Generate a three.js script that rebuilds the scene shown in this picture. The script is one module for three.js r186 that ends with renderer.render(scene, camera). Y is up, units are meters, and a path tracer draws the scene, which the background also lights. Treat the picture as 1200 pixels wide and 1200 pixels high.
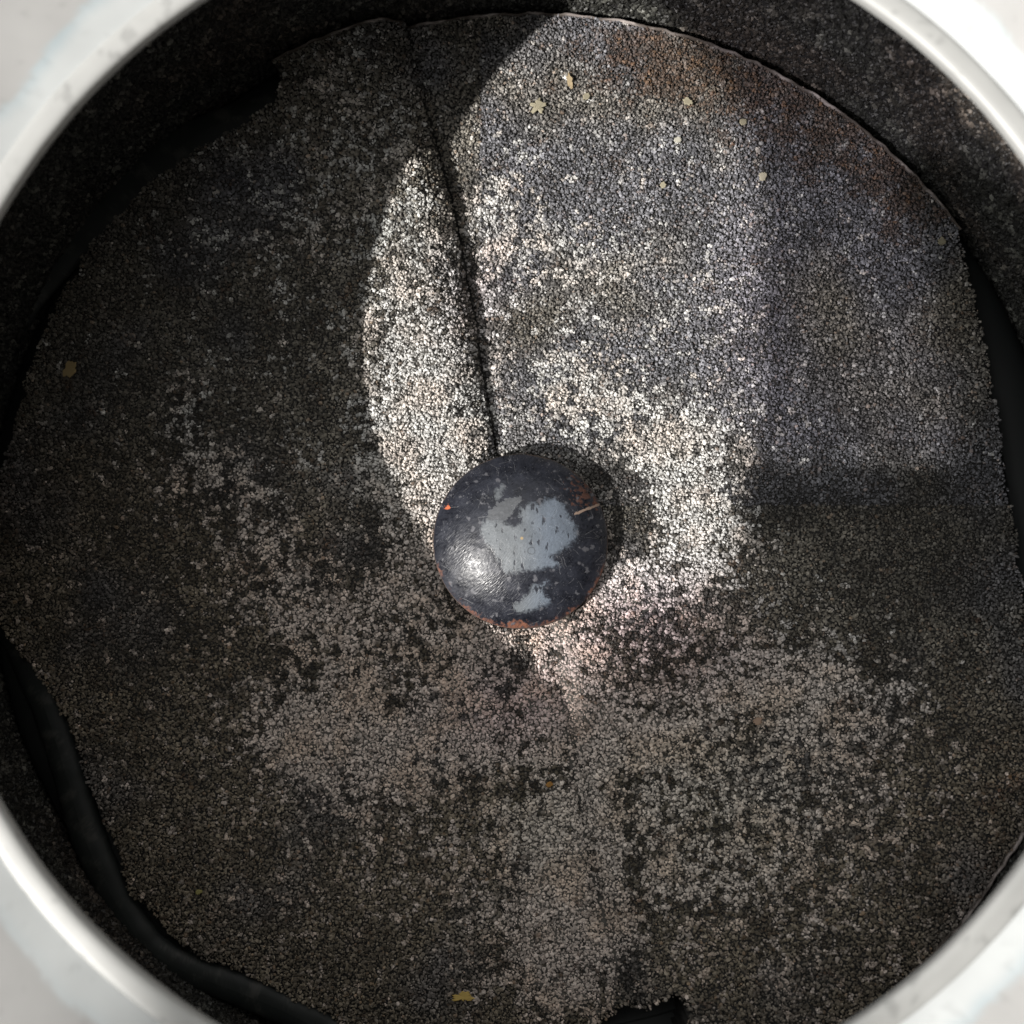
import * as THREE from 'three';
import { mergeGeometries, mergeVertices } from 'three/addons/utils/BufferGeometryUtils.js';
import { ImprovedNoise } from 'three/addons/math/ImprovedNoise.js';

// ---------------------------------------------------------------- camera, sky, sun, exposure
const scene = new THREE.Scene();
const S = 0.000255;                                   // metres per photo pixel on the disc
const CAM_H = 0.36;
const camera = new THREE.PerspectiveCamera(46, 1, 0.02, 60);
camera.position.set(0.0008, CAM_H, 0.0125);
camera.up.set(0, 0, -1);
camera.lookAt(-0.0031, 0, -0.0073);
camera.focus = 0.353;
camera.userData.fStop = 8.5;
camera.updateMatrixWorld(true);

{ // hazy bright summer sky, computed: radiance by elevation only, a little brighter round the sun
  const w = 256, h = 128, d = new Float32Array(w * h * 4);
  const sunV = new THREE.Vector3(-0.654, 0.671, 0.349).normalize(), v = new THREE.Vector3();
  for (let j = 0; j < h; j++) for (let i = 0; i < w; i++) {
    const phi = (i / w - 0.5) * 2 * Math.PI, el = ((j + 0.5) / h - 0.5) * Math.PI;
    v.set(Math.cos(phi) * Math.cos(el), Math.sin(el), Math.sin(phi) * Math.cos(el));
    const up = Math.max(0, v.y), c = Math.max(0, v.dot(sunV));
    const k = 1 + 0.5 * Math.pow(c, 12);
    const o = (j * w + i) * 4;
    d[o] = (0.70 - 0.03 * up) * k; d[o + 1] = (0.70 - 0.03 * up) * k; d[o + 2] = (0.69 - 0.03 * up) * k; d[o + 3] = 1;
  }
  const sky = new THREE.DataTexture(d, w, h, THREE.RGBAFormat, THREE.FloatType);
  sky.mapping = THREE.EquirectangularReflectionMapping; sky.magFilter = THREE.LinearFilter; sky.needsUpdate = true;
  scene.background = sky; scene.environment = sky;
}
const TAN = 1.105, SUN_H = new THREE.Vector2(0.882, -0.471).normalize();     // where shadows run on the disc, and how far per metre of height
const sun = new THREE.DirectionalLight(new THREE.Color(1, 0.965, 0.92), 5);
sun.position.set(-SUN_H.x * TAN, 1, -SUN_H.y * TAN).multiplyScalar(2);
sun.castShadow = true; sun.shadow.radius = 1.3; sun.shadow.mapSize.set(2048, 2048);
sun.shadow.camera.left = sun.shadow.camera.bottom = -0.5; sun.shadow.camera.right = sun.shadow.camera.top = 0.5; sun.shadow.camera.near = 0.2; sun.shadow.camera.far = 5;
scene.add(sun, sun.target);

const renderer = new THREE.WebGLRenderer({ antialias: true });
renderer.toneMapping = THREE.LinearToneMapping;
renderer.toneMappingExposure = 1.12;
renderer.shadowMap.enabled = true;

// ---------------------------------------------------------------- helpers
let seed = 12345;
const rnd = () => { seed = (seed + 0x6D2B79F5) | 0; let t = Math.imul(seed ^ (seed >>> 15), 1 | seed); t = (t + Math.imul(t ^ (t >>> 7), 61 | t)) ^ t; return ((t ^ (t >>> 14)) >>> 0) / 4294967296; };
const rr = (a, b) => a + (b - a) * rnd();
const noise3 = new ImprovedNoise();
const fbm = (x, y, z = 0, o = 4) => { let s = 0, a = 0.5, f = 1; for (let i = 0; i < o; i++) { s += a * noise3.noise(x * f, y * f, z + i * 7.3); a *= 0.5; f *= 2.03; } return s; };
const clamp = THREE.MathUtils.clamp, sstep = (a, b, x) => { const t = clamp((x - a) / (b - a), 0, 1); return t * t * (3 - 2 * t); };
const lerp = THREE.MathUtils.lerp;

const ray = new THREE.Raycaster();
function at(px, py, y = 0) {                           // point of the photograph -> point of the level y
  ray.setFromCamera(new THREE.Vector2(px / 600 - 1, 1 - py / 600), camera);
  const { origin: o, direction: d } = ray.ray, t = (y - o.y) / d.y;
  return new THREE.Vector3(o.x + d.x * t, y, o.z + d.z * t);
}
const used = {};
function numbered(n) { const k = used[n] = (used[n] ?? -1) + 1; return k ? `${n}_${String(k).padStart(3, '0')}` : n; }
function shadowed(o) { o.castShadow = o.receiveShadow = true; return o; }
function thing(name, label, category, pos = [0, 0, 0], group) {
  const o = new THREE.Group(); o.name = numbered(name); o.position.set(...pos); scene.add(o);
  o.userData = { label, category }; if (group) o.userData.group = group;
  return o;
}
function part(parent, name, geometry, material, label) {
  const m = shadowed(new THREE.Mesh(geometry, material)); m.name = name; parent.add(m);
  if (label) m.userData.label = label;
  return m;
}
function inside(poly, x, y) {
  let c = false;
  for (let i = 0, j = poly.length - 1; i < poly.length; j = i++) {
    const [xi, yi] = poly[i], [xj, yj] = poly[j];
    if ((yi > y) !== (yj > y) && x < ((xj - xi) * (y - yi)) / (yj - yi) + xi) c = !c;
  }
  return c;
}
// plane units: the photograph's pixels as they fall on the level of the disc, centre (610, 635)
const U = (x) => x / S + 610, V = (z) => z / S + 635;
const toUnits = (px, py) => { const p = at(px, py); return [U(p.x), V(p.z)]; };

// ---------------------------------------------------------------- machine: drum wall, drum floor, top cover, rim
const HOLE = 0.1328, TOP = 0.0975, WALL = 0.1634, DISC = 0.160;
const OFF = [0.0011, 0, -0.0064];                        // the disc sits a little off the centre of the opening
const machine = thing('peeling_machine', 'white metal drum machine with a wide round top opening, seen from above', 'peeling machine');

const coverMat = new THREE.MeshStandardMaterial({ color: 0xffffff, vertexColors: true, roughness: 0.55, metalness: 0.0 });
const rimMat = new THREE.MeshStandardMaterial({ color: new THREE.Color(0.44, 0.445, 0.44), roughness: 0.5, metalness: 0.1, vertexColors: true });
const wallMat = new THREE.MeshStandardMaterial({ color: new THREE.Color(0.018, 0.017, 0.017), roughness: 0.85 });
const bareMat = new THREE.MeshStandardMaterial({ color: new THREE.Color(0.012, 0.014, 0.014), roughness: 0.65 });

{ // top cover: a shallow funnel round the opening, turned down at its outer edge
  const prof = [], R0 = 0.1381, n = 90;
  for (let i = 0; i <= n; i++) { const t = i / n, r = R0 + 0.085 * t; prof.push([r, TOP - 0.0006 + (r - R0) * 0.36 + 0.0008 * Math.sin(t * 9)]); }
  prof.push([0.2270, 0.1285], [0.2295, 0.1255], [0.2305, 0.121], [0.2305, -0.06]);
  const seg = 900, pos = [], col = [], idx = [];
  const white = [0.52, 0.54, 0.54], blue = [0.36, 0.43, 0.46], grey = [0.40, 0.397, 0.39];
  for (let j = 0; j <= seg; j++) {
    const a = (j / seg) * Math.PI * 2, ca = Math.cos(a), sa = Math.sin(a);   // a = 0 right, 90 deg down in the picture
    const rag = 0.0022 * fbm(ca * 11, sa * 11, 3, 5) + 0.0010 * fbm(ca * 60, sa * 60, 5, 3);
    const bandEdge = 0.1452 + 0.0045 * fbm(ca * 2.2, sa * 2.2, 14, 2) + rag, bluish = sstep(-0.3, 0.12, fbm(ca * 2.6, sa * 2.6, 29, 3));
    for (const [r, y] of prof) {
      pos.push(r * ca, y, r * sa);
      const m = sstep(-0.0004, 0.0006, r - bandEdge);
      const dirt = 0.5 + fbm(r * ca * 60, r * sa * 60, 1, 5);
      const inn = white.map((v, c) => lerp(v, blue[c], bluish * sstep(-0.0035, 0.001, r - bandEdge + 0.0015 * fbm(ca * 20, sa * 20, 2, 3)))), out = grey;
      for (let c = 0; c < 3; c++) col.push(lerp(inn[c], out[c], m) * (1 + 0.22 * (dirt - 0.5) - 0.12 * sstep(0.2, 0.36, fbm(r * ca * 240, r * sa * 240, 6, 3))));
    }
  }
  const P = prof.length;
  for (let j = 0; j < seg; j++) for (let i = 0; i < P - 1; i++) { const a = j * P + i, b = a + P; idx.push(a, a + 1, b, b, a + 1, b + 1); }
  const g = new THREE.BufferGeometry();
  g.setAttribute('position', new THREE.Float32BufferAttribute(pos, 3)); g.setAttribute('color', new THREE.Float32BufferAttribute(col, 3));
  g.setIndex(idx); g.computeVertexNormals();
  // normals must point up
  if (g.attributes.normal.getY(20) < 0) { const ix = g.index.array; for (let i = 0; i < ix.length; i += 3) { const t = ix[i]; ix[i] = ix[i + 1]; ix[i + 1] = t; } g.computeVertexNormals(); }
  part(machine, 'top_cover', g, coverMat).position.set(...OFF);
}
{ // rolled rim round the opening, with a short collar below it
  const pts = [new THREE.Vector2(HOLE + 0.0012, TOP - 0.0034), new THREE.Vector2(HOLE + 0.0002, TOP - 0.0032), new THREE.Vector2(HOLE, TOP - 0.0028)];
  const w = 0.0029, hh = 0.0015, cx = HOLE + w, cy = TOP - 0.0012;
  for (let k = 0; k <= 20; k++) { const a = Math.PI - (k / 20) * Math.PI * 0.86; pts.push(new THREE.Vector2(cx + w * Math.sign(Math.cos(a)) * Math.pow(Math.abs(Math.cos(a)), 0.7), cy + hh * Math.pow(Math.sin(a), 0.8))); }
  const g = new THREE.LatheGeometry(pts, 720), p = g.attributes.position, col = [];
  for (let i = 0; i < p.count; i++) { const x = p.getX(i), y = p.getY(i), z = p.getZ(i), dent = 1 + 0.0028 * fbm(x * 24, z * 24, 44, 4); p.setX(i, x * dent); p.setZ(i, z * dent); const d = 1 + 0.16 * fbm(x * 90, z * 90, y * 300, 4) - 0.22 * sstep(0.18, 0.34, fbm(x * 260, z * 260, y * 260 + 4, 3)); col.push(d, d * 0.995, d * 0.98); }
  g.setAttribute('color', new THREE.Float32BufferAttribute(col, 3)); g.computeVertexNormals();
  part(machine, 'opening_rim', g, rimMat).position.set(...OFF);
}
{ // underside of the cover and the drum's wall, closed all round
  const pts = [[HOLE + 0.0013, TOP - 0.0033], [HOLE + 0.0016, TOP - 0.0042], [0.172, TOP - 0.0042], [0.172, TOP - 0.0036], [HOLE + 0.0064, TOP - 0.0036]].map(([a, b]) => new THREE.Vector2(a, b));
  const dark = new THREE.MeshStandardMaterial({ color: new THREE.Color(0.10, 0.10, 0.10), roughness: 0.8 });
  part(machine, 'cover_underside', new THREE.LatheGeometry(pts, 180), dark).position.set(...OFF);
  const w = [[WALL, -0.03], [WALL, TOP - 0.0045], [0.170, TOP - 0.0045], [0.170, -0.034]].map(([a, b]) => new THREE.Vector2(a, b));
  part(machine, 'drum_wall', new THREE.LatheGeometry(w, 240), wallMat);
  const fl = new THREE.CylinderGeometry(0.1626, 0.1626, 0.004, 120); fl.translate(0, -0.031, 0);
  part(machine, 'drum_floor', fl, wallMat);
}

// ---------------------------------------------------------------- abrasive disc
const disc = thing('abrasive_disc', 'round grit-covered peeling disc with two worn ridges, at the bottom of the drum', 'abrasive disc');
const RD = [-0.172, -0.985], RN = [0.985, -0.172], P0 = -0.0032, RIDGE_W = 0.0105, RIDGE_H = 0.0105;
const lowRight = (x, z) => { const a = Math.atan2(z, x) * 180 / Math.PI; return sstep(2, 32, a) * (1 - sstep(72, 92, a)); };   // the disc reaches further out and up here
const rim = (x, z) => DISC + 0.0026 * lowRight(x, z);
let seam = 9;                                           // how far the last point asked for lies from the foot of the upper ridge
function height(x, z) {
  let A = x * RD[0] + z * RD[1], P = x * RN[0] + z * RN[1];
  const lower = A < 0;
  if (lower) { A = -A; P = -P; }
  const r = Math.hypot(x, z);
  P -= P0 + 0.0014 * fbm(A * 25, 4.2, 0, 3) + 0.0009 * fbm(A * 160, 1.2, 0, 3) - 0.004 * sstep(0.09, 0.15, A);
  seam = r < 0.02 || r > 0.135 || (lower && (r < 0.05 || fbm(A * 120, 31, 2, 2) < -0.02)) ? 9 : P;
  const th = P >= 0 ? Math.atan2(P, A) : Math.PI + Math.atan2(P, A);
  let h = RIDGE_H * lerp(0.6, 1, sstep(0.02, 0.06, r)) * th / Math.PI;
  if (lower) { if (P < 0 && -P < 0.0075) h *= 1 - Math.pow(1 + P / 0.0075, 1.7); }
  else if (P < 0 && -P < RIDGE_W) {
    h *= 1 - lerp(0.80, 0.72, sstep(0.05, 0.12, A)) * Math.pow(1 + P / RIDGE_W, 1.6);
    if (P > -0.0009) h *= -P / 0.0009;
  }
  if (!lower) h -= 0.0016 * (0.6 + 1.6 * Math.abs(fbm(A * 90, 7.7, 3, 3))) * Math.exp(-(((P - 0.0001) / 0.00042) ** 2)) * sstep(0.02, 0.03, r) * (1 - sstep(0.125, 0.14, r));
  h += 0.011 * sstep(0.11, 0.163, r) * lowRight(x, z);
  return h + 0.0009 * fbm(x * 40, z * 40, 2, 4) + 0.0010 * fbm(x * 230, z * 230, 5, 2);
}
// where the grit has broken away from the black body (photo pixels)
const CHIPS = [
  [[520, -60], [395, -8], [300, 66], [338, 96], [330, 134], [266, 172], [196, 214], [132, 276], [84, 346], [48, 430], [24, 520], [-10, 610], [-90, 660], [-200, 560], [-100, 100], [100, -100]],
  [[-60, 640], [30, 760], [78, 830], [108, 905], [130, 965], [156, 1040], [205, 1093], [245, 1122], [310, 1150], [390, 1190], [440, 1230], [300, 1330], [-60, 1200]],
  [[690, 1230], [700, 1197], [722, 1178], [760, 1156], [784, 1143], [797, 1160], [796, 1180], [786, 1230]],
  [[1098, 205], [1112, 262], [1136, 350], [1152, 430], [1166, 520], [1180, 640], [1195, 760], [1300, 760], [1300, 200]],
].map((p) => p.map(([x, y]) => toUnits(x, y)));
const chipped = (x, z) => {
  const u = U(x) + 9 * fbm(x * 300, z * 300, 8, 3) + 8 * fbm(x * 60, z * 60, 3, 2), v = V(z) + 9 * fbm(x * 300, z * 300, 18, 3) + 8 * fbm(x * 60, z * 60, 13, 2);
  return CHIPS.some((p) => inside(p, u, v));
};
// pale starch and lime left on the grit: patches [x, y, half width, half height, how much] in photo pixels
const PALE = [
  [485, 380, 55, 120, .58], [475, 530, 42, 80, .72], [545, 480, 35, 60, .55], [530, 560, 40, 50, .6], [575, 300, 30, 70, .42], [640, 290, 50, 50, .2], [680, 320, 40, 30, .25], [720, 330, 110, 100, .10], [700, 480, 60, 40, .72], [650, 420, 50, 40, .26],
  [780, 560, 46, 32, .85], [825, 612, 50, 38, .8], [800, 660, 70, 40, .6], [850, 440, 50, 110, .14], [720, 690, 45, 45, .75], [645, 800, 40, 45, .95], [668, 870, 30, 45, .6], [545, 745, 50, 22, .75], [560, 790, 25, 25, .75], [488, 655, 34, 62, .95], [500, 725, 26, 22, .6], [640, 750, 34, 22, .6], [510, 590, 30, 40, .7],
  [600, 960, 40, 60, .26], [630, 1010, 40, 60, .34], [668, 1065, 42, 95, .8], [700, 900, 40, 50, .45], [640, 1130, 70, 50, .5], [570, 850, 60, 50, .3], [655, 845, 22, 60, .6], [684, 920, 14, 55, .6], [706, 1000, 12, 50, .6], [728, 1085, 12, 45, .55], [420, 770, 90, 60, .55], [350, 690, 70, 50, .52], [225, 480, 25, 45, .5], [250, 560, 60, 50, .35],
  [470, 860, 110, 50, .55], [430, 910, 80, 40, .5], [340, 860, 70, 40, .5], [310, 600, 50, 50, .35], [330, 290, 80, 80, .16], [400, 110, 40, 110, .34], [850, 780, 100, 60, .42], [960, 800, 80, 40, .5], [760, 860, 60, 80, .42],
  [840, 930, 110, 100, .28], [780, 1020, 70, 60, .3], [900, 1080, 120, 80, .17], [950, 960, 90, 90, .22], [1010, 860, 80, 60, .3], [380, 1000, 120, 90, .14], [700, 780, 50, 40, .4], [820, 520, 80, 30, .36], [920, 60, 80, 40, .2], [520, 1010, 60, 60, .25],
  [120, 600, 90, 90, .06], [470, 200, 30, 60, .3], [350, 220, 60, 80, .1], [580, 220, 40, 40, .25],
].map(([x, y, a, b, k]) => [...toUnits(x, y), a, b, k]);
const DARK = [ // black residue free of pale coat, plus painted shade right of the cap
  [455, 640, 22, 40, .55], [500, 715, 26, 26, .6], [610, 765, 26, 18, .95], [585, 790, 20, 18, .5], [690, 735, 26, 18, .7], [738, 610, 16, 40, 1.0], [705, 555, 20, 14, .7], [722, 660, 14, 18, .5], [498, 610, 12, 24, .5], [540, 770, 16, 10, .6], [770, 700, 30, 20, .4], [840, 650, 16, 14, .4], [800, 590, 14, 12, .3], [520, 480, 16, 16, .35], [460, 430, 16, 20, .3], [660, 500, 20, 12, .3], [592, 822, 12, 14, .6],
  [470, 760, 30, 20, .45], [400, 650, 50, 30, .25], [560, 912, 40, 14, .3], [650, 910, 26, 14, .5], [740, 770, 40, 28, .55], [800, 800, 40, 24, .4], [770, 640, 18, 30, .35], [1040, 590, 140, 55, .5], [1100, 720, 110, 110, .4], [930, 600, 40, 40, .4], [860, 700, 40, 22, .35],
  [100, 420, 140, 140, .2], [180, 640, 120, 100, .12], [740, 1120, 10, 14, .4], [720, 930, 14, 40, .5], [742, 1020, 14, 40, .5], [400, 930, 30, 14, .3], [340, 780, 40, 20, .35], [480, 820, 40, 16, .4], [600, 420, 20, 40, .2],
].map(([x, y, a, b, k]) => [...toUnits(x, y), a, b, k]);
const RESIDUE_SHADE = [[160, 250, 170, 150, .8], [130, 520, 150, 160, .7], [1080, 640, 130, 110, .7], [300, 420, 100, 120, .5], [180, 760, 120, 120, .45], [420, 60, 90, 60, .4], [1000, 950, 120, 140, .3]].map(([x, y, a, b, k]) => [...toUnits(x, y), a, b, k]);  // shaded sides deepened in the grit colour, broken up as residue
const GREENISH = [[840, 930, 120, 110, 1], [620, 960, 50, 60, .8], [470, 270, 40, 70, .35]].map(([x, y, a, b, k]) => [...toUnits(x, y), a, b, k]);
const MAUVE = [[760, 740, 90, 60, 1], [560, 350, 40, 60, .5], [600, 830, 60, 40, .8], [880, 380, 40, 120, .5]].map(([x, y, a, b, k]) => [...toUnits(x, y), a, b, k]);
function blobs(list, u, v) { let s = 0; for (const [x, y, a, b, k] of list) { const dx = (u - x) / a, dy = (v - y) / b, q = dx * dx + dy * dy; if (q < 7) s += k * Math.exp(-q * 0.75); } return s; }
function coat(x, z) {                                  // 0 clean grit .. 1 fully coated
  const u = U(x), v = V(z);
  const wu = u + 34 * fbm(u / 70, v / 70, 1, 3), wv = v + 34 * fbm(u / 70, v / 70, 11, 3);
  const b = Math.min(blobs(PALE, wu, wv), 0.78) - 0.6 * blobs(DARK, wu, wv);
  const n = fbm(u / 52, v / 52, 5, 2) * 0.55 + fbm(u / 20, v / 20, 9, 3) * 1.2 + fbm(u / 8.5, v / 8.5, 19, 2) * 1.65;
  return b + n * 0.72;
}
const RUST = [[860, 95, 90, 45, .9], [950, 150, 70, 50, .8], [1060, 235, 40, 45, .9], [720, 60, 60, 35, .6], [780, 75, 60, 40, .6], [1150, 980, 60, 120, .35], [330, 650, 60, 40, .25], [620, 560, 40, 15, .5], [1030, 190, 50, 40, .5], [690, 200, 40, 30, .2]].map(([x, y, a, b, k]) => [...toUnits(x, y), a, b, k]);
function grainColour(x, z, c) {
  const u = U(x), v = V(z), t = coat(x, z) + rr(-0.17, 0.15);
  const pale = sstep(0.22, 0.60, t) * (rnd() < 0.06 ? 0.3 : 1);
  // bare abrasive: grey corundum, tone by patch and by grain
  const cool = sstep(-0.15, 0.25, fbm(u / 160, v / 160, 21, 3) + (u > 560 && v < 600 ? 0.12 : -0.12));
  const sootShade = 1 - 0.62 * sstep(0.2, 0.6, blobs(PALE, u, v) + 0.6 * blobs(DARK, u, v));  // residue blackening, together with the painted shade by the cap
  const residueShade = 1 - 0.42 * sstep(0.2, 0.55, blobs(RESIDUE_SHADE, u, v) + 0.9 * fbm(u / 38, v / 38, 81, 3) + rr(-0.1, 0.1));   // dark residue that also paints in the deeper shade
  const g = sootShade * residueShade * Math.exp(rr(-0.85, 0.6)) * (0.155 + 0.085 * sstep(-0.35, 0.35, fbm(u / 60, v / 60, 31, 4)));
  const hue = rnd();
  let r_ = g * lerp(1.09, 0.98, cool), g_ = g * lerp(1.0, 0.98, cool), b_ = g * lerp(0.84, 1.06, cool);
  const warm = sstep(-0.1, 0.25, fbm(u / 50, v / 50, 41, 3));
  const low = sstep(560, 760, v + (u - 600) * -0.3 + 60 * fbm(u / 90, v / 90, 61, 3)), k = rr(0.38, 0.86);
  g_ *= 1 - 0.07 * low; b_ *= 1 - 0.16 * low; const pr = lerp(lerp(0.99, 1.04, warm), 1.07, low), pg = lerp(lerp(0.98, 0.95, warm), lerp(0.935, 0.885, warm), low), pb = lerp(lerp(0.95, 0.87, warm), lerp(0.85, 0.75, warm), low);
  const gr = blobs(GREENISH, u, v), mv = blobs(MAUVE, u, v); r_ = lerp(r_, k * pr * (1 - 0.02 * gr), pale); g_ = lerp(g_, k * pg, pale); b_ = lerp(b_, k * pb * (1 + 0.01 * gr), pale); g_ *= (1 - 0.09 * mv) * (1 + 0.03 * gr);
  const rust = sstep(0.22, 0.8, blobs(RUST, u, v) * 0.85 + 1.1 * fbm(u / 30, v / 30, 51, 5) + rr(-0.25, 0.25));
  if (rust > 0) { const o = sstep(0.05, 0.3, fbm(u / 16, v / 16, 71, 3) + rr(-.1, .1)), kk = rr(0.4, 1.4) * lerp(0.8, 1.35, o); r_ = lerp(r_, 0.135 * kk, rust * .8); g_ = lerp(g_, lerp(0.088, 0.074, o) * kk, rust * .8); b_ = lerp(b_, lerp(0.063, 0.036, o) * kk, rust * .8); }
  if (pale < 0.4 && hue < 0.04) { r_ *= 1.3; g_ *= 1.12; }
  return c.setRGB(r_, g_, b_);
}

const gritMat = new THREE.MeshStandardMaterial({ color: 0xffffff, vertexColors: true, roughness: 0.9 });
{ // bonded layer under the grains
  const nr = 190, na = 760, pos = [], col = [], idx = [], low = [];
  for (let i = 0; i <= nr; i++) for (let j = 0; j < na; j++) {
    const r = 0.008 + (rim(Math.cos((j / na) * Math.PI * 2), Math.sin((j / na) * Math.PI * 2)) - 0.008) * i / nr, a = (j / na) * Math.PI * 2, x = r * Math.cos(a), z = r * Math.sin(a), cut = chipped(x, z);
    low.push(cut);
    pos.push(x, cut || i === nr ? -0.004 : height(x, z) - 0.0003, z);
    const p = 0.45 * sstep(0.35, 0.8, coat(x, z) + rr(-.2, .2)), k = 0.026 * rr(0.6, 1.4);
    col.push(lerp(k * 1.05, 0.24, p), lerp(k, 0.225, p), lerp(k * 0.95, 0.2, p));
  }
  for (let i = 0; i < nr; i++) for (let j = 0; j < na; j++) {
    const a = i * na + j, b = i * na + (j + 1) % na, c = a + na, d = b + na;
    if (low[a] && low[b] && low[c] && low[d]) continue;
    idx.push(a, b, c, b, d, c);
  }
  const g = new THREE.BufferGeometry();
  g.setAttribute('position', new THREE.Float32BufferAttribute(pos, 3)); g.setAttribute('color', new THREE.Float32BufferAttribute(col, 3)); g.setIndex(idx); g.computeVertexNormals();
  if (g.attributes.normal.getY(na * 60) < 0) { for (let i = 0; i < idx.length; i += 3) [idx[i], idx[i + 1]] = [idx[i + 1], idx[i]]; g.setIndex(idx); g.computeVertexNormals(); }
  part(disc, 'grit_layer', g, gritMat);
}
{ // black body with a rounded outer edge
  const pts = [[0.0, -0.0045], [0.12, -0.0045], [0.143, -0.0042], [0.147, -0.0030], [0.1505, -0.0016], [0.1545, -0.0010], [0.1585, -0.0014], [0.1612, -0.0030], [0.1622, -0.006], [0.1610, -0.012], [0.0, -0.014]].map(([a, b]) => new THREE.Vector2(a, b));
  part(disc, 'disc_body', new THREE.LatheGeometry(new THREE.SplineCurve(pts.slice(1, -1)).getPoints(60).concat(pts.slice(-1)), 240), bareMat);
  const disk = new THREE.CircleGeometry(0.121, 64); disk.rotateX(-Math.PI / 2); disk.translate(0, -0.0045, 0);
  part(disc, 'disc_plate', disk, bareMat);
}
const beadMat = new THREE.MeshStandardMaterial({ color: 0xffffff, vertexColors: true, roughness: 0.6 });
function rubberBead(path, rad, flat, taper) {           // moulded bead of the black body where it lies bare
  const c = new THREE.CatmullRomCurve3(path.map(([x, y]) => at(x, y, 0.0005)), false, 'centripetal'), NU = 400, NV = 32, g = new THREE.TubeGeometry(c, NU, rad, NV, false), p = g.attributes.position, o = new THREE.Vector3();
  for (let i = 0; i < p.count; i++) {
    const t = Math.floor(i / (NV + 1)) / NU; c.getPointAt(t, o);
    const f = (taper ? Math.sqrt(Math.max(0.0004, Math.min(1, (1 - t) * 3.2))) : 1) * (1 + 0.25 * fbm(o.x * 60, o.z * 60, 4, 3));
    const x = o.x + (p.getX(i) - o.x) * f, z = o.z + (p.getZ(i) - o.z) * f;
    p.setXYZ(i, x, -0.0006 + (p.getY(i) - o.y) * flat * f + 0.0005 * fbm(x * 120, z * 120, 6, 3), z);
  }
  const col = [];
  for (let i = 0; i < p.count; i++) { const x = p.getX(i), z = p.getZ(i), d = sstep(0.05, 0.4, fbm(x * 160, z * 160, 3, 5) + rr(-.12, .12)); col.push(lerp(0.019, 0.06, d), lerp(0.023, 0.06, d), lerp(0.022, 0.055, d)); }
  g.setAttribute('color', new THREE.Float32BufferAttribute(col, 3));
  g.computeVertexNormals();
  return part(disc, 'rubber_bead', g, beadMat);
}
rubberBead([[-60, 640], [0, 712], [46, 806], [78, 900], [102, 980], [140, 1060], [176, 1110], [212, 1134], [280, 1160], [350, 1190], [430, 1235]], 0.0050, 0.6, false);
rubberBead([[-60, 460], [10, 362], [60, 304], [118, 244], [176, 196], [240, 156], [290, 130], [330, 108]], 0.0075, 0.34, true);

const grainGeos = [];
for (let k = 0; k < 4; k++) {
  let g = new THREE.IcosahedronGeometry(1, k < 1 ? 1 : 0); g.deleteAttribute('uv'); g.deleteAttribute('normal'); g = mergeVertices(g);
  const p = g.attributes.position;
  for (let i = 0; i < p.count; i++) { const f = rr(0.6, 1.28); p.setXYZ(i, p.getX(i) * f, p.getY(i) * f, p.getZ(i) * f); }
  g = g.toNonIndexed(); g.computeVertexNormals();
  grainGeos.push(g);
}
const grainMat = new THREE.MeshStandardMaterial({ color: 0xffffff, roughness: 0.52, flatShading: true });
function instancedGrains(parent, name, list, label) {
  const buckets = [[], [], [], []];
  for (const g of list) buckets[Math.floor(rnd() * 4)].push(g);
  buckets.forEach((b, k) => {
    const m = shadowed(new THREE.InstancedMesh(grainGeos[k], grainMat, b.length)); m.name = name; m.userData.kind = 'stuff';
    b.forEach((g, i) => { m.setMatrixAt(i, g.m); m.setColorAt(i, g.c); });
    parent.add(m);
  });
}
const Q = new THREE.Quaternion(), E = new THREE.Euler(), SC = new THREE.Vector3(), PO = new THREE.Vector3();
function grain(x, y, z, s, c) {
  E.set(rr(0, 6.28), rr(0, 6.28), rr(0, 6.28)); Q.setFromEuler(E);
  SC.set(s * rr(0.75, 1.3), s * rr(0.75, 1.25), s * rr(0.75, 1.3));
  return { m: new THREE.Matrix4().compose(PO.set(x, y, z), Q, SC), c: c.clone() };
}
{
  const list = [], c = new THREE.Color();
  for (const [step, smin, smax, lift] of [[0.00098, 0.00030, 0.00066, 0.0002], [0.00086, 0.00018, 0.00040, 0.0004]]) {
    const rowH = step * 0.866; let row = 0;
    for (let z = -DISC; z < 0.16; z += rowH, row++) for (let x = -DISC + (row % 2) * step / 2; x < 0.168; x += step) {
      const gx = x + rr(-.45, .45) * step, gz = z + rr(-.45, .45) * step, r = Math.hypot(gx, gz);
      if (r > rim(gx, gz) - 0.0006 || r < 0.012 || chipped(gx, gz)) continue;
      if (gx < -0.1575 || gx > 0.155 || gz > 0.149) continue;
      const hy = height(gx, gz); if (Math.abs(seam - 0.0002) < 0.00045 * (0.7 + 1.2 * Math.abs(fbm(gz * 200, 3, 3, 2)))) continue;
      list.push(grain(gx, hy + lift * rr(-1, 1.4), gz, lerp(smin, smax, Math.pow(rnd(), 1.6)), grainColour(gx, gz, c)));
    }
  }
  console.log('disc grains', list.length);
  instancedGrains(disc, 'grit_grains', list);
}
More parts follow.
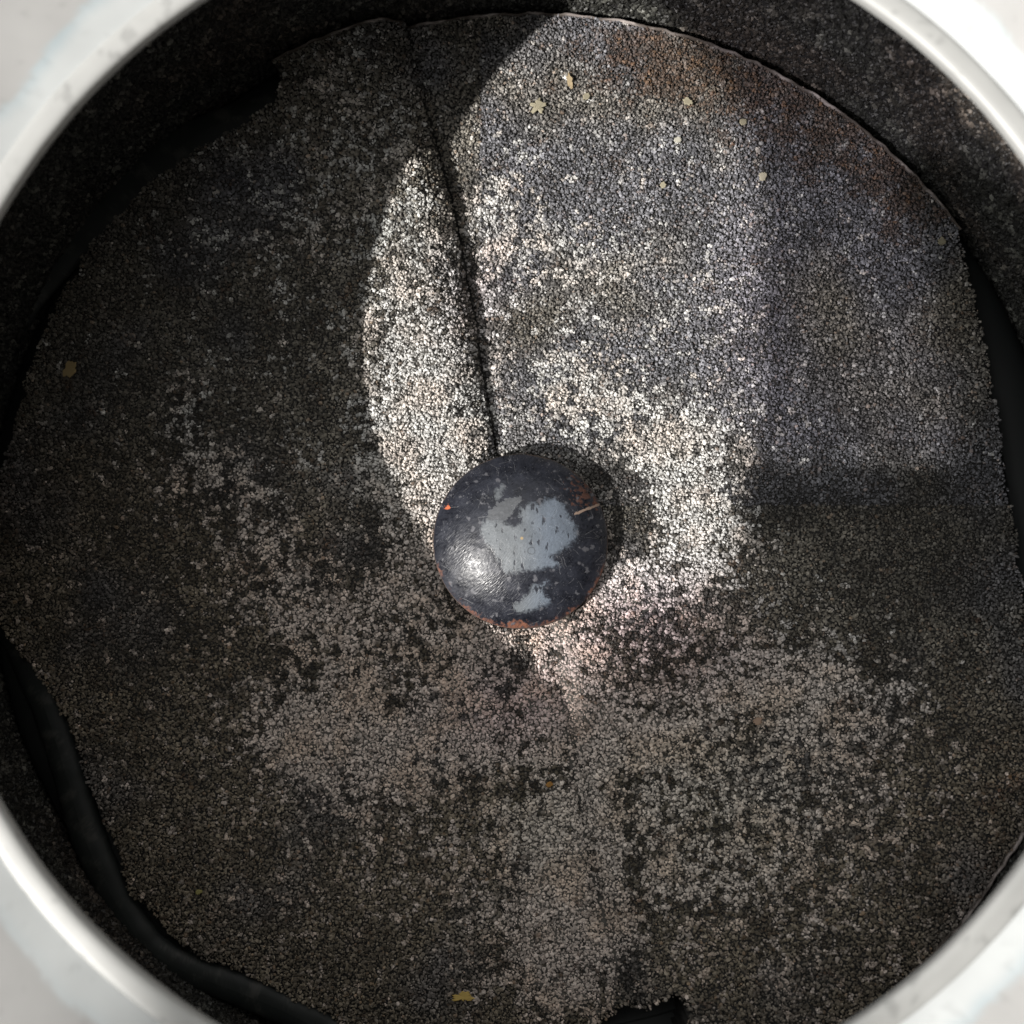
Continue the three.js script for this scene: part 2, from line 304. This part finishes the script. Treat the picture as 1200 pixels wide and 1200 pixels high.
{ // grey lip round the disc's edge, knocked and uneven, gone where the grit has broken away
  const n = 1000, pos = [], idx = [], keep = [];
  for (let j = 0; j < n; j++) {
    const a = (j / n) * Math.PI * 2, w = 0.0010 * fbm(Math.cos(a) * 30, Math.sin(a) * 30, 2, 5), r = rim(Math.cos(a), Math.sin(a)) + w, th = 0.00035 + 0.0006 * (0.5 + fbm(Math.cos(a) * 50, Math.sin(a) * 50, 12, 3));
    const y = height((r - 0.001) * Math.cos(a), (r - 0.001) * Math.sin(a)) + 0.0007 + 0.0007 * fbm(Math.cos(a) * 40, Math.sin(a) * 40, 22, 3);
    for (const [dr, dy] of [[0, -0.004], [0, y - 0.0003], [-0.0003, y], [-th, y], [-th - 0.0003, y - 0.0004], [-th - 0.0002, -0.004]]) pos.push((r + dr) * Math.cos(a), dy, (r + dr) * Math.sin(a));
    keep.push(!chipped((DISC - 0.0015) * Math.cos(a), (DISC - 0.0015) * Math.sin(a)));
  }
  for (let j = 0; j < n; j++) { const k = (j + 1) % n; if (!keep[j] || !keep[k]) continue; for (let i = 0; i < 5; i++) { const a = j * 6 + i, b = k * 6 + i; idx.push(a, a + 1, b, b, a + 1, b + 1); } }
  const g = new THREE.BufferGeometry(); g.setAttribute('position', new THREE.Float32BufferAttribute(pos, 3)); g.setIndex(idx); g.computeVertexNormals();
  const col = [];
  for (let i = 0; i < pos.length; i += 3) { const x = pos[i], z = pos[i + 2], d = sstep(-0.1, 0.3, fbm(x * 110, z * 110, 5, 4)), q = rr(0.8, 1.2); col.push(lerp(0.08, 0.40, d) * q, lerp(0.065, 0.35, d) * q, lerp(0.055, 0.33, d) * q); }
  g.setAttribute('color', new THREE.Float32BufferAttribute(col, 3));
  part(disc, 'disc_edge', g, new THREE.MeshStandardMaterial({ color: 0xffffff, vertexColors: true, roughness: 0.8 }));
}
{ // grit lining on the drum's wall
  const list = [], c = new THREE.Color(), step = 0.00135;
  let row = 0;
  for (let y = -0.018; y < 0.05; y += step * 0.87, row++) for (let s = 0; s < 2 * Math.PI * WALL; s += step) {
    const a = s / WALL + rr(-.4, .4) * step / WALL + (row % 2) * step / WALL / 2, yy = y + rr(-.4, .4) * step, ca = Math.cos(a), sa = Math.sin(a);
    const flake = sstep(0.12, 0.4, fbm(a * 26, yy * 160, 7, 4) + rr(-.2, .2));
    const k = Math.exp(rr(-0.9, 0.7)) * 0.028, fk = rr(.08, .26), fl = flake * .75, br = sstep(-0.1, 0.2, fbm(a * 3, yy * 30, 33, 2)), tone = [lerp(1.0, 1.12, br), lerp(1, 0.93, br), lerp(0.88, 0.78, br)];
    c.setRGB(...tone.map((t) => lerp(k, fk, fl) * t));
    list.push(grain((WALL + 0.0001) * ca, yy, (WALL + 0.0001) * sa, rr(0.0005, 0.001), c));
  }
  console.log('wall grains', list.length);
  instancedGrains(machine, 'wall_grit', list);
}

// ---------------------------------------------------------------- domed fixing cap in the middle
{
  const yTop = 0.0096;
  const c0 = at(610, 634, yTop + 0.001);
  const cap = thing('domed_cap', 'dark domed metal fixing cap with flaked grey paint, at the centre of the abrasive disc', 'fixing cap', [c0.x, yTop, c0.z]);
  const R = 0.0253, RS = 0.0375;
  const N = 1024, cv = document.createElement('canvas'); cv.width = cv.height = N;
  const img = new Uint8Array(N * N * 4), rough = new Uint8Array(N * N * 4), bump = new Uint8Array(N * N * 4);
  // zoomed photo pixels (1200 across = 260 photo pixels, cap centre 595,620, radius 470)
  const sc = 470 / (N / 2 - 4);
  const grey = [[410, 510], [425, 470], [470, 425], [520, 395], [590, 388], [606, 408], [566, 450], [548, 500], [500, 520], [440, 525]];
  const paint = [[385, 560], [392, 540], [410, 508], [440, 520], [500, 516], [545, 548], [590, 540], [612, 530], [590, 490], [604, 440], [650, 422], [700, 432], [724, 402], [790, 396], [832, 440], [842, 482], [890, 540], [884, 612], [842, 652], [786, 690], [757, 712], [800, 752], [700, 772], [600, 776], [520, 800], [470, 700], [400, 610]];
  const lower = [[556, 962], [600, 932], [648, 902], [656, 862], [742, 838], [754, 848], [702, 888], [722, 918], [757, 932], [752, 950], [690, 972], [640, 1002], [570, 1000]];
  const upper = [[455, 390], [470, 350], [500, 320], [514, 330], [490, 360], [480, 400], [460, 415]];
  const scratches = [];
  for (let k = 0; k < 130; k++) scratches.push([rr(100, 1090), rr(120, 1120), rr(0, 3.14), rr(12, 70), rr(0.6, 1.8)]);
  const grid = new Map();
  for (const s of scratches) for (let t = 0; t <= s[3]; t += 1) { const x = s[0] + Math.cos(s[2]) * t + 3 * Math.sin(t * 0.1), y = s[1] + Math.sin(s[2]) * t; grid.set(Math.round(x / 2) + ',' + Math.round(y / 2), rr(0.3, 1)); }
  const px = (l) => Math.round(255 * clamp(l <= 0.0031308 ? 12.92 * l : 1.055 * Math.pow(l, 1 / 2.4) - 0.055, 0, 1));
  for (let j = 0; j < N; j++) for (let i = 0; i < N; i++) {
    const X = 595 + (i - N / 2) * sc, Y = 620 + (j - N / 2) * sc, o = (j * N + i) * 4, rad = Math.hypot(X - 595, Y - 620) / 470;
    const wx = X + 22 * fbm(X / 40, Y / 40, 1, 3) + 26 * fbm(X / 9, Y / 14, 2, 3), wy = Y + 22 * fbm(X / 40, Y / 40, 8, 3) + 26 * fbm(X / 14, Y / 9, 7, 3);
    const fine = fbm(X / 16, Y / 16, 3, 4), mid = fbm(X / 90, Y / 90, 5, 4);
    let c = [0.020, 0.022, 0.031].map((v) => v * (1 + 1.0 * mid + 0.5 * fine)), ro = 0.38 + 0.25 * mid + 0.25 * fine, bp = 0.5 + 0.20 * fbm(X / 60, Y / 60, 15, 3) + 0.16 * fbm((X + Y) / 9, (X - Y) / 40, 17, 4);
    const worn = sstep(0.22, 0.36, fbm(X / 40, Y / 40, 25, 5) + 0.1 * (1 - rad));
    c = c.map((v, n) => lerp(v, [0.13, 0.13, 0.145][n], worn * 0.75)); ro += 0.1 * worn;
    if (inside(grey, wx, wy)) { c = [0.10, 0.105, 0.115].map((v) => v * (1 + 0.5 * fine)); ro = 0.5; bp += 0.05; }
    let cover = 0;
    for (let q = 0; q < 5; q++) { const ax = wx + 10 * fbm(X / 5, Y / 5, 70 + q * 3, 2), ay = wy + 10 * fbm(X / 5, Y / 5, 90 + q * 3, 2) + 5 * (q - 2), bx = ax + 5 * ((q * 2) % 5 - 2); cover += (inside(paint, bx, ay) || inside(lower, bx, ay) || inside(upper, bx, ay)) / 5; }
    cover *= 1 - 0.85 * sstep(0.16, 0.3, fbm(X / 24, Y / 60, 33, 5)) - 0.25 * sstep(0, 0.35, fine);
    if (cover > 0.02) { const c0 = c.slice(); const bl = sstep(560, 760, X); c = [lerp(0.165, 0.16, bl), lerp(0.18, 0.19, bl), lerp(0.195, 0.235, bl)].map((v, n) => lerp(c0[n], v * (1 + 0.5 * fine + 0.3 * mid), cover)); ro = lerp(ro, 0.5, cover); bp += 0.16 * cover; }
    const sp = grid.get(Math.round(X / 2) + ',' + Math.round(Y / 2));
    if (sp) { c = c.map((v) => v + 0.1 * sp); bp -= 0.1; }
    const speck = fbm(X / 7, Y / 7, 60, 2) + 0.35 * fbm(X / 70, Y / 70, 62, 2); if (speck > 0.36) { c = c.map((v) => v + 0.13); bp -= 0.08; }
    // rust: the bottom edge, the right shoulder, one chip on the left
    const rn = fbm(X / 22, Y / 22, 44, 4);
    const rust = Math.max(
      0.8 * sstep(0.955, 1.0, rad + rn * 0.10) * sstep(0.0, 0.3, fbm(X / 90, Y / 90, 48, 2) + 0.5 * (Y - 700) / 470),
      sstep(0.3, 0.9, 1.2 - Math.hypot((X - 575) / 110, (Y - 1075) / 34) + rn * 1.6), 0.9 * sstep(0.3, 0.9, 1.1 - Math.hypot((X - 1000) / 34, (Y - 412) / 40) + rn * 1.8),
      0.6 * sstep(0.35, 0.9, 1.0 - Math.hypot((X - 930) / 90, (Y - 360) / 100) + rn * 2.6), 0.8 * sstep(0.3, 0.8, 1.0 - Math.hypot((X - 290) / 40, (Y - 985) / 40) + rn * 1.6));
    if (rust > 0) { c = c.map((v, n) => lerp(v, [0.16, 0.062, 0.035][n] * (1 + fine), rust)); ro = lerp(ro, 0.85, rust); }
    const line = Math.abs((Y - 478) + (X - 885) * 0.42 + 8 * fine); if (X > 880 && X < 1040 && line < 7) { c = [0.38, 0.27, 0.21]; ro = 0.8; }
    if (Math.hypot(wx - 197, wy - 440) < 15) { c = [0.52, 0.13, 0.05]; ro = 0.7; }
    const ring = Math.hypot(X - 652, Y - 676) + 5 * fine; if (ring > 16 && ring < 21) c = c.map((v) => v * 0.6);
    if (Math.hypot(X - 602, Y - 610) < 8) c = [0.4, 0.3, 0.17];
    for (let n = 0; n < 3; n++) img[o + n] = px(Math.max(0.004, c[n]));
    img[o + 3] = rough[o + 3] = bump[o + 3] = 255;
    rough[o] = rough[o + 1] = rough[o + 2] = Math.round(255 * clamp(ro, 0.18, 1)); bump[o] = bump[o + 1] = bump[o + 2] = Math.round(255 * clamp(bp, 0, 1));
  }
  const tex = (d, srgb) => { const t = new THREE.DataTexture(d, N, N); t.magFilter = THREE.LinearFilter; t.minFilter = THREE.LinearMipmapLinearFilter; t.generateMipmaps = true; if (srgb) t.colorSpace = THREE.SRGBColorSpace; t.needsUpdate = true; return t; };
  const capMat = new THREE.MeshPhysicalMaterial({ map: tex(img, true), roughnessMap: tex(rough), bumpMap: tex(bump), bumpScale: 0.0004, roughness: 1, metalness: 0.0, ior: 1.55 });
  const nr = 60, na = 240, pos = [], uv = [], idx = [];
  for (let i = 0; i <= nr; i++) for (let j = 0; j < na; j++) {
    const a = (j / na) * Math.PI * 2, wob = 1 + 0.006 * fbm(Math.cos(a) * 3, Math.sin(a) * 3, 4, 3), r = (i / nr) * R * wob, x = r * Math.cos(a), z = r * Math.sin(a);
    const q = Math.min(r, R * 0.985) / RS, y = RS * (Math.sqrt(1 - q * q) - Math.sqrt(1 - (R / RS) ** 2)) + 0.00022 * fbm(x * 180, z * 180, 1, 3);
    pos.push(x, i === nr ? y - 0.0004 : y, z); uv.push(0.5 + x / (2 * R) * 0.992, 0.5 + z / (2 * R) * 0.992);
  }
  for (let i = 0; i < nr; i++) for (let j = 0; j < na; j++) { const a = i * na + j, b = i * na + (j + 1) % na, c = a + na, d = b + na; idx.push(a, b, c, b, d, c); }
  const g = new THREE.BufferGeometry(); g.setAttribute('position', new THREE.Float32BufferAttribute(pos, 3)); g.setAttribute('uv', new THREE.Float32BufferAttribute(uv, 2)); g.setIndex(idx); g.computeVertexNormals();
  if (g.attributes.normal.getY(na * 10) < 0) { for (let i = 0; i < idx.length; i += 3) [idx[i], idx[i + 1]] = [idx[i + 1], idx[i]]; g.setIndex(idx); g.computeVertexNormals(); }
  part(cap, 'dome', g, capMat);
  const lip = new THREE.LatheGeometry([[0.006, -0.0016], [R - 0.0008, -0.0016], [R + 0.0001, -0.0010], [R + 0.00015, -0.0002], [R - 0.0002, 0.0001]].map(([a, b]) => new THREE.Vector2(a, b)), 160);
  part(cap, 'cap_edge', lip, new THREE.MeshStandardMaterial({ color: new THREE.Color(0.085, 0.06, 0.05), roughness: 0.75 }), 'thin rust-brown edge of the cap');
  const shank = new THREE.CylinderGeometry(0.0062, 0.0062, 0.014, 32); shank.translate(0, -0.0085, 0);
  part(cap, 'shank', shank, new THREE.MeshStandardMaterial({ color: new THREE.Color(0.06, 0.045, 0.04), roughness: 0.7 }));
}

// ---------------------------------------------------------------- scraps of dried peel on the grit
function scrap(px, py, w, h, turn, rgb, label, lobes = 0.35, points = 0, lift = 0.0009) {
  const p = at(px, py, 0.003), y = height(p.x, p.z) + lift, q = at(px, py, y);
  const o = thing('peel_scrap', label, 'peel scrap', [q.x, y, q.z], 'scraps of dried peel on the abrasive disc');
  const n = 40, s = new THREE.Shape(), k = rr(0, 50);
  for (let i = 0; i < n; i++) { const a = (i / n) * 6.2832, f = 1 + (points ? 0.42 * Math.cos(points * a + 0.6) : 0) + lobes * (points ? 1 : 2.2) * fbm(Math.cos(a) * 1.6, Math.sin(a) * 1.6, k, 3) + lobes * 0.4 * rr(-1, 1); const x = Math.cos(a) * f * w * S * 0.38, z = Math.sin(a) * f * h * S * 0.38; i ? s.lineTo(x, z) : s.moveTo(x, z); }
  const g = new THREE.ExtrudeGeometry(s, { depth: 0.0003, bevelEnabled: true, bevelSize: 0.00012, bevelThickness: 0.00012, bevelSegments: 1 });
  g.rotateX(-Math.PI / 2); g.rotateY(turn);
  const ps = g.attributes.position;
  for (let i = 0; i < ps.count; i++) ps.setY(i, ps.getY(i) + 0.0007 * fbm(ps.getX(i) * 420, ps.getZ(i) * 420, k, 2));
  g.computeVertexNormals();
  part(o, 'flake', g, new THREE.MeshStandardMaterial({ color: new THREE.Color(...rgb), roughness: 0.8 }));
}
const PEEL = [0.36, 0.325, 0.23], TAN_P = [0.36, 0.27, 0.13], YEL = [0.62, 0.44, 0.13];
scrap(630, 125, 19, 17, 0.4, PEEL, 'star-shaped pale peel scrap, largest on the sunlit part of the disc near its top', 0.7, 5);
scrap(668, 95, 8, 19, 0.2, [0.42, 0.33, 0.20], 'narrow upright tan peel scrap by the top edge, right of the star-shaped scrap', 0.4);
scrap(687, 113, 11, 9, 0.7, PEEL, 'small cream peel scrap just below and right of the narrow tan scrap', 0.4);
scrap(806, 119, 13, 10, -0.4, PEEL, 'cream peel scrap lying at the lower border of the rust, uppermost on the right half', 0.4);
scrap(794, 164, 10, 7, 0.3, [0.52, 0.5, 0.42], 'whitish oval peel scrap on grey grit right below the rusty patch', 0.3);
scrap(871, 143, 10, 8, 0.1, PEEL, 'small cream peel scrap inside the rust, right of the cream scrap at its border', 0.3);
scrap(894, 207, 10, 14, -0.5, [0.55, 0.5, 0.38], 'long slanted cream peel scrap alone on grey grit under the rust', 0.35);
scrap(777, 217, 8, 8, 0, PEEL, 'tiny round cream peel scrap lowest on the sunlit grey grit', 0.3);
scrap(1103, 283, 11, 10, 0.5, PEEL, 'pointed cream peel scrap beside the right edge of the disc', 0.5);
scrap(82, 433, 17, 26, -0.4, TAN_P, 'large tan peel scrap alone in the deep shade at the far left', 0.3);
scrap(543, 1168, 26, 12, 0.1, YEL, 'ragged yellow peel scrap near the bottom of the disc', 0.6);
scrap(644, 919, 9, 7, 0.5, [0.42, 0.22, 0.06], 'small orange-brown peel scrap by the lower ridge, below the cap', 0.4);
scrap(233, 1045, 8, 6, 0.2, [0.4, 0.36, 0.14], 'tiny yellowish peel scrap at the lower left, inside the black bead', 0.4);
scrap(888, 845, 11, 9, 0.2, [0.36, 0.25, 0.18], 'small pinkish peel scrap on dark grit at the lower right', 0.5);

// ---------------------------------------------------------------- added out of view to shape the sun patch: tinted pane and canopy
{
  const back = (u, v, Y) => [(u - 610) * S - SUN_H.x * TAN * Y, (v - 635) * S - SUN_H.y * TAN * Y];   // from the level of the disc back towards the sun
  const outline = (poly, y) => { const s = new THREE.Shape(); poly.forEach(([u, v], i) => { const [x, z] = back(u, v, y); i ? s.lineTo(x, -z) : s.moveTo(x, -z); }); return s; };
  const metal = new THREE.MeshStandardMaterial({ color: new THREE.Color(0.5, 0.5, 0.5), roughness: 0.5 });
  const pole = (a, b, r) => new THREE.TubeGeometry(new THREE.LineCurve3(a, b), 8, r, 10);
  const lid = thing('added_filter', 'added unseen tinted lid held up beside the machine, its shade on the right of the disc', 'lid'), Y = 0.5;  // made-up pane and bar, outlined to dim the right of the lit patch
  const pane = new THREE.ShapeGeometry(outline([[903, 532], [898, 340], [902, 220], [872, 120], [812, 40], [770, -90], [1215, -90], [1232, 115], [1388, 235], [1408, 532]], Y));
  pane.rotateX(-Math.PI / 2); pane.translate(0, Y, 0);
  part(lid, 'filter_pane', pane, new THREE.MeshPhysicalMaterial({ color: new THREE.Color(0.25, 0.245, 0.275), transmission: 1, thickness: 0, roughness: 0, ior: 1.49 }));
  const bar = new THREE.ExtrudeGeometry(outline([[903, 533], [1160, 533], [1146, 420], [1112, 275], [1080, 190], [1130, 160], [1240, 175], [1420, 260], [1420, 640], [903, 640]], Y), { depth: 0.004, bevelEnabled: false }); bar.rotateX(-Math.PI / 2); bar.translate(0, Y - 0.006, 0);
  part(lid, 'filter_bar', bar, metal);
  const YF = 1.6, blocker = thing('added_blocker', 'added unseen grey canopy panel on a tall pole beside the machine, shading the disc', 'blocker');  // made-up panel, cut to cast the lower edge of the lit patch
  const cg = new THREE.ExtrudeGeometry(outline([[630, 1000], [634, 850], [700, 768], [893, 676], [925, 580], [1500, 580], [1500, 700], [1395, 706], [1242, 852], [1210, 1150], [702, 1150]], YF), { depth: 0.006, bevelEnabled: false });
  cg.rotateX(-Math.PI / 2); cg.translate(0, YF, 0);
  part(blocker, 'blocker_panel', cg, metal);
  const [ax, az] = back(1406, 600, Y), [ex, ez] = back(1495, 600, YF);
  part(lid, 'filter_arm', pole(new THREE.Vector3(ax, Y + 0.001, az), new THREE.Vector3(ex, YF - 0.001, ez), 0.003), metal);
  const [bx, bz] = back(960, 1130, YF);
  part(blocker, 'blocker_pole', pole(new THREE.Vector3(bx, YF, bz), new THREE.Vector3(bx, -0.06, bz), 0.012), metal);
}

{ // added unseen walls that block low sky light and deepen the shade inside
  const m = new THREE.MeshStandardMaterial({ color: new THREE.Color(0.16, 0.155, 0.145), roughness: 0.9 });
  for (const [x, z, w, d, h] of [[0.62, 0.56, 2.0, 0.12, 2.7], [0.74, -0.42, 0.12, 1.83, 2.7]]) {
    const b = new THREE.Mesh(new THREE.BoxGeometry(w, h, d), m);
    b.position.set(x, h / 2 - 0.5, z); b.name = numbered('sky_blocker_wall'); b.userData.kind = 'structure'; scene.add(shadowed(b));
  }
}

renderer.render(scene, camera);
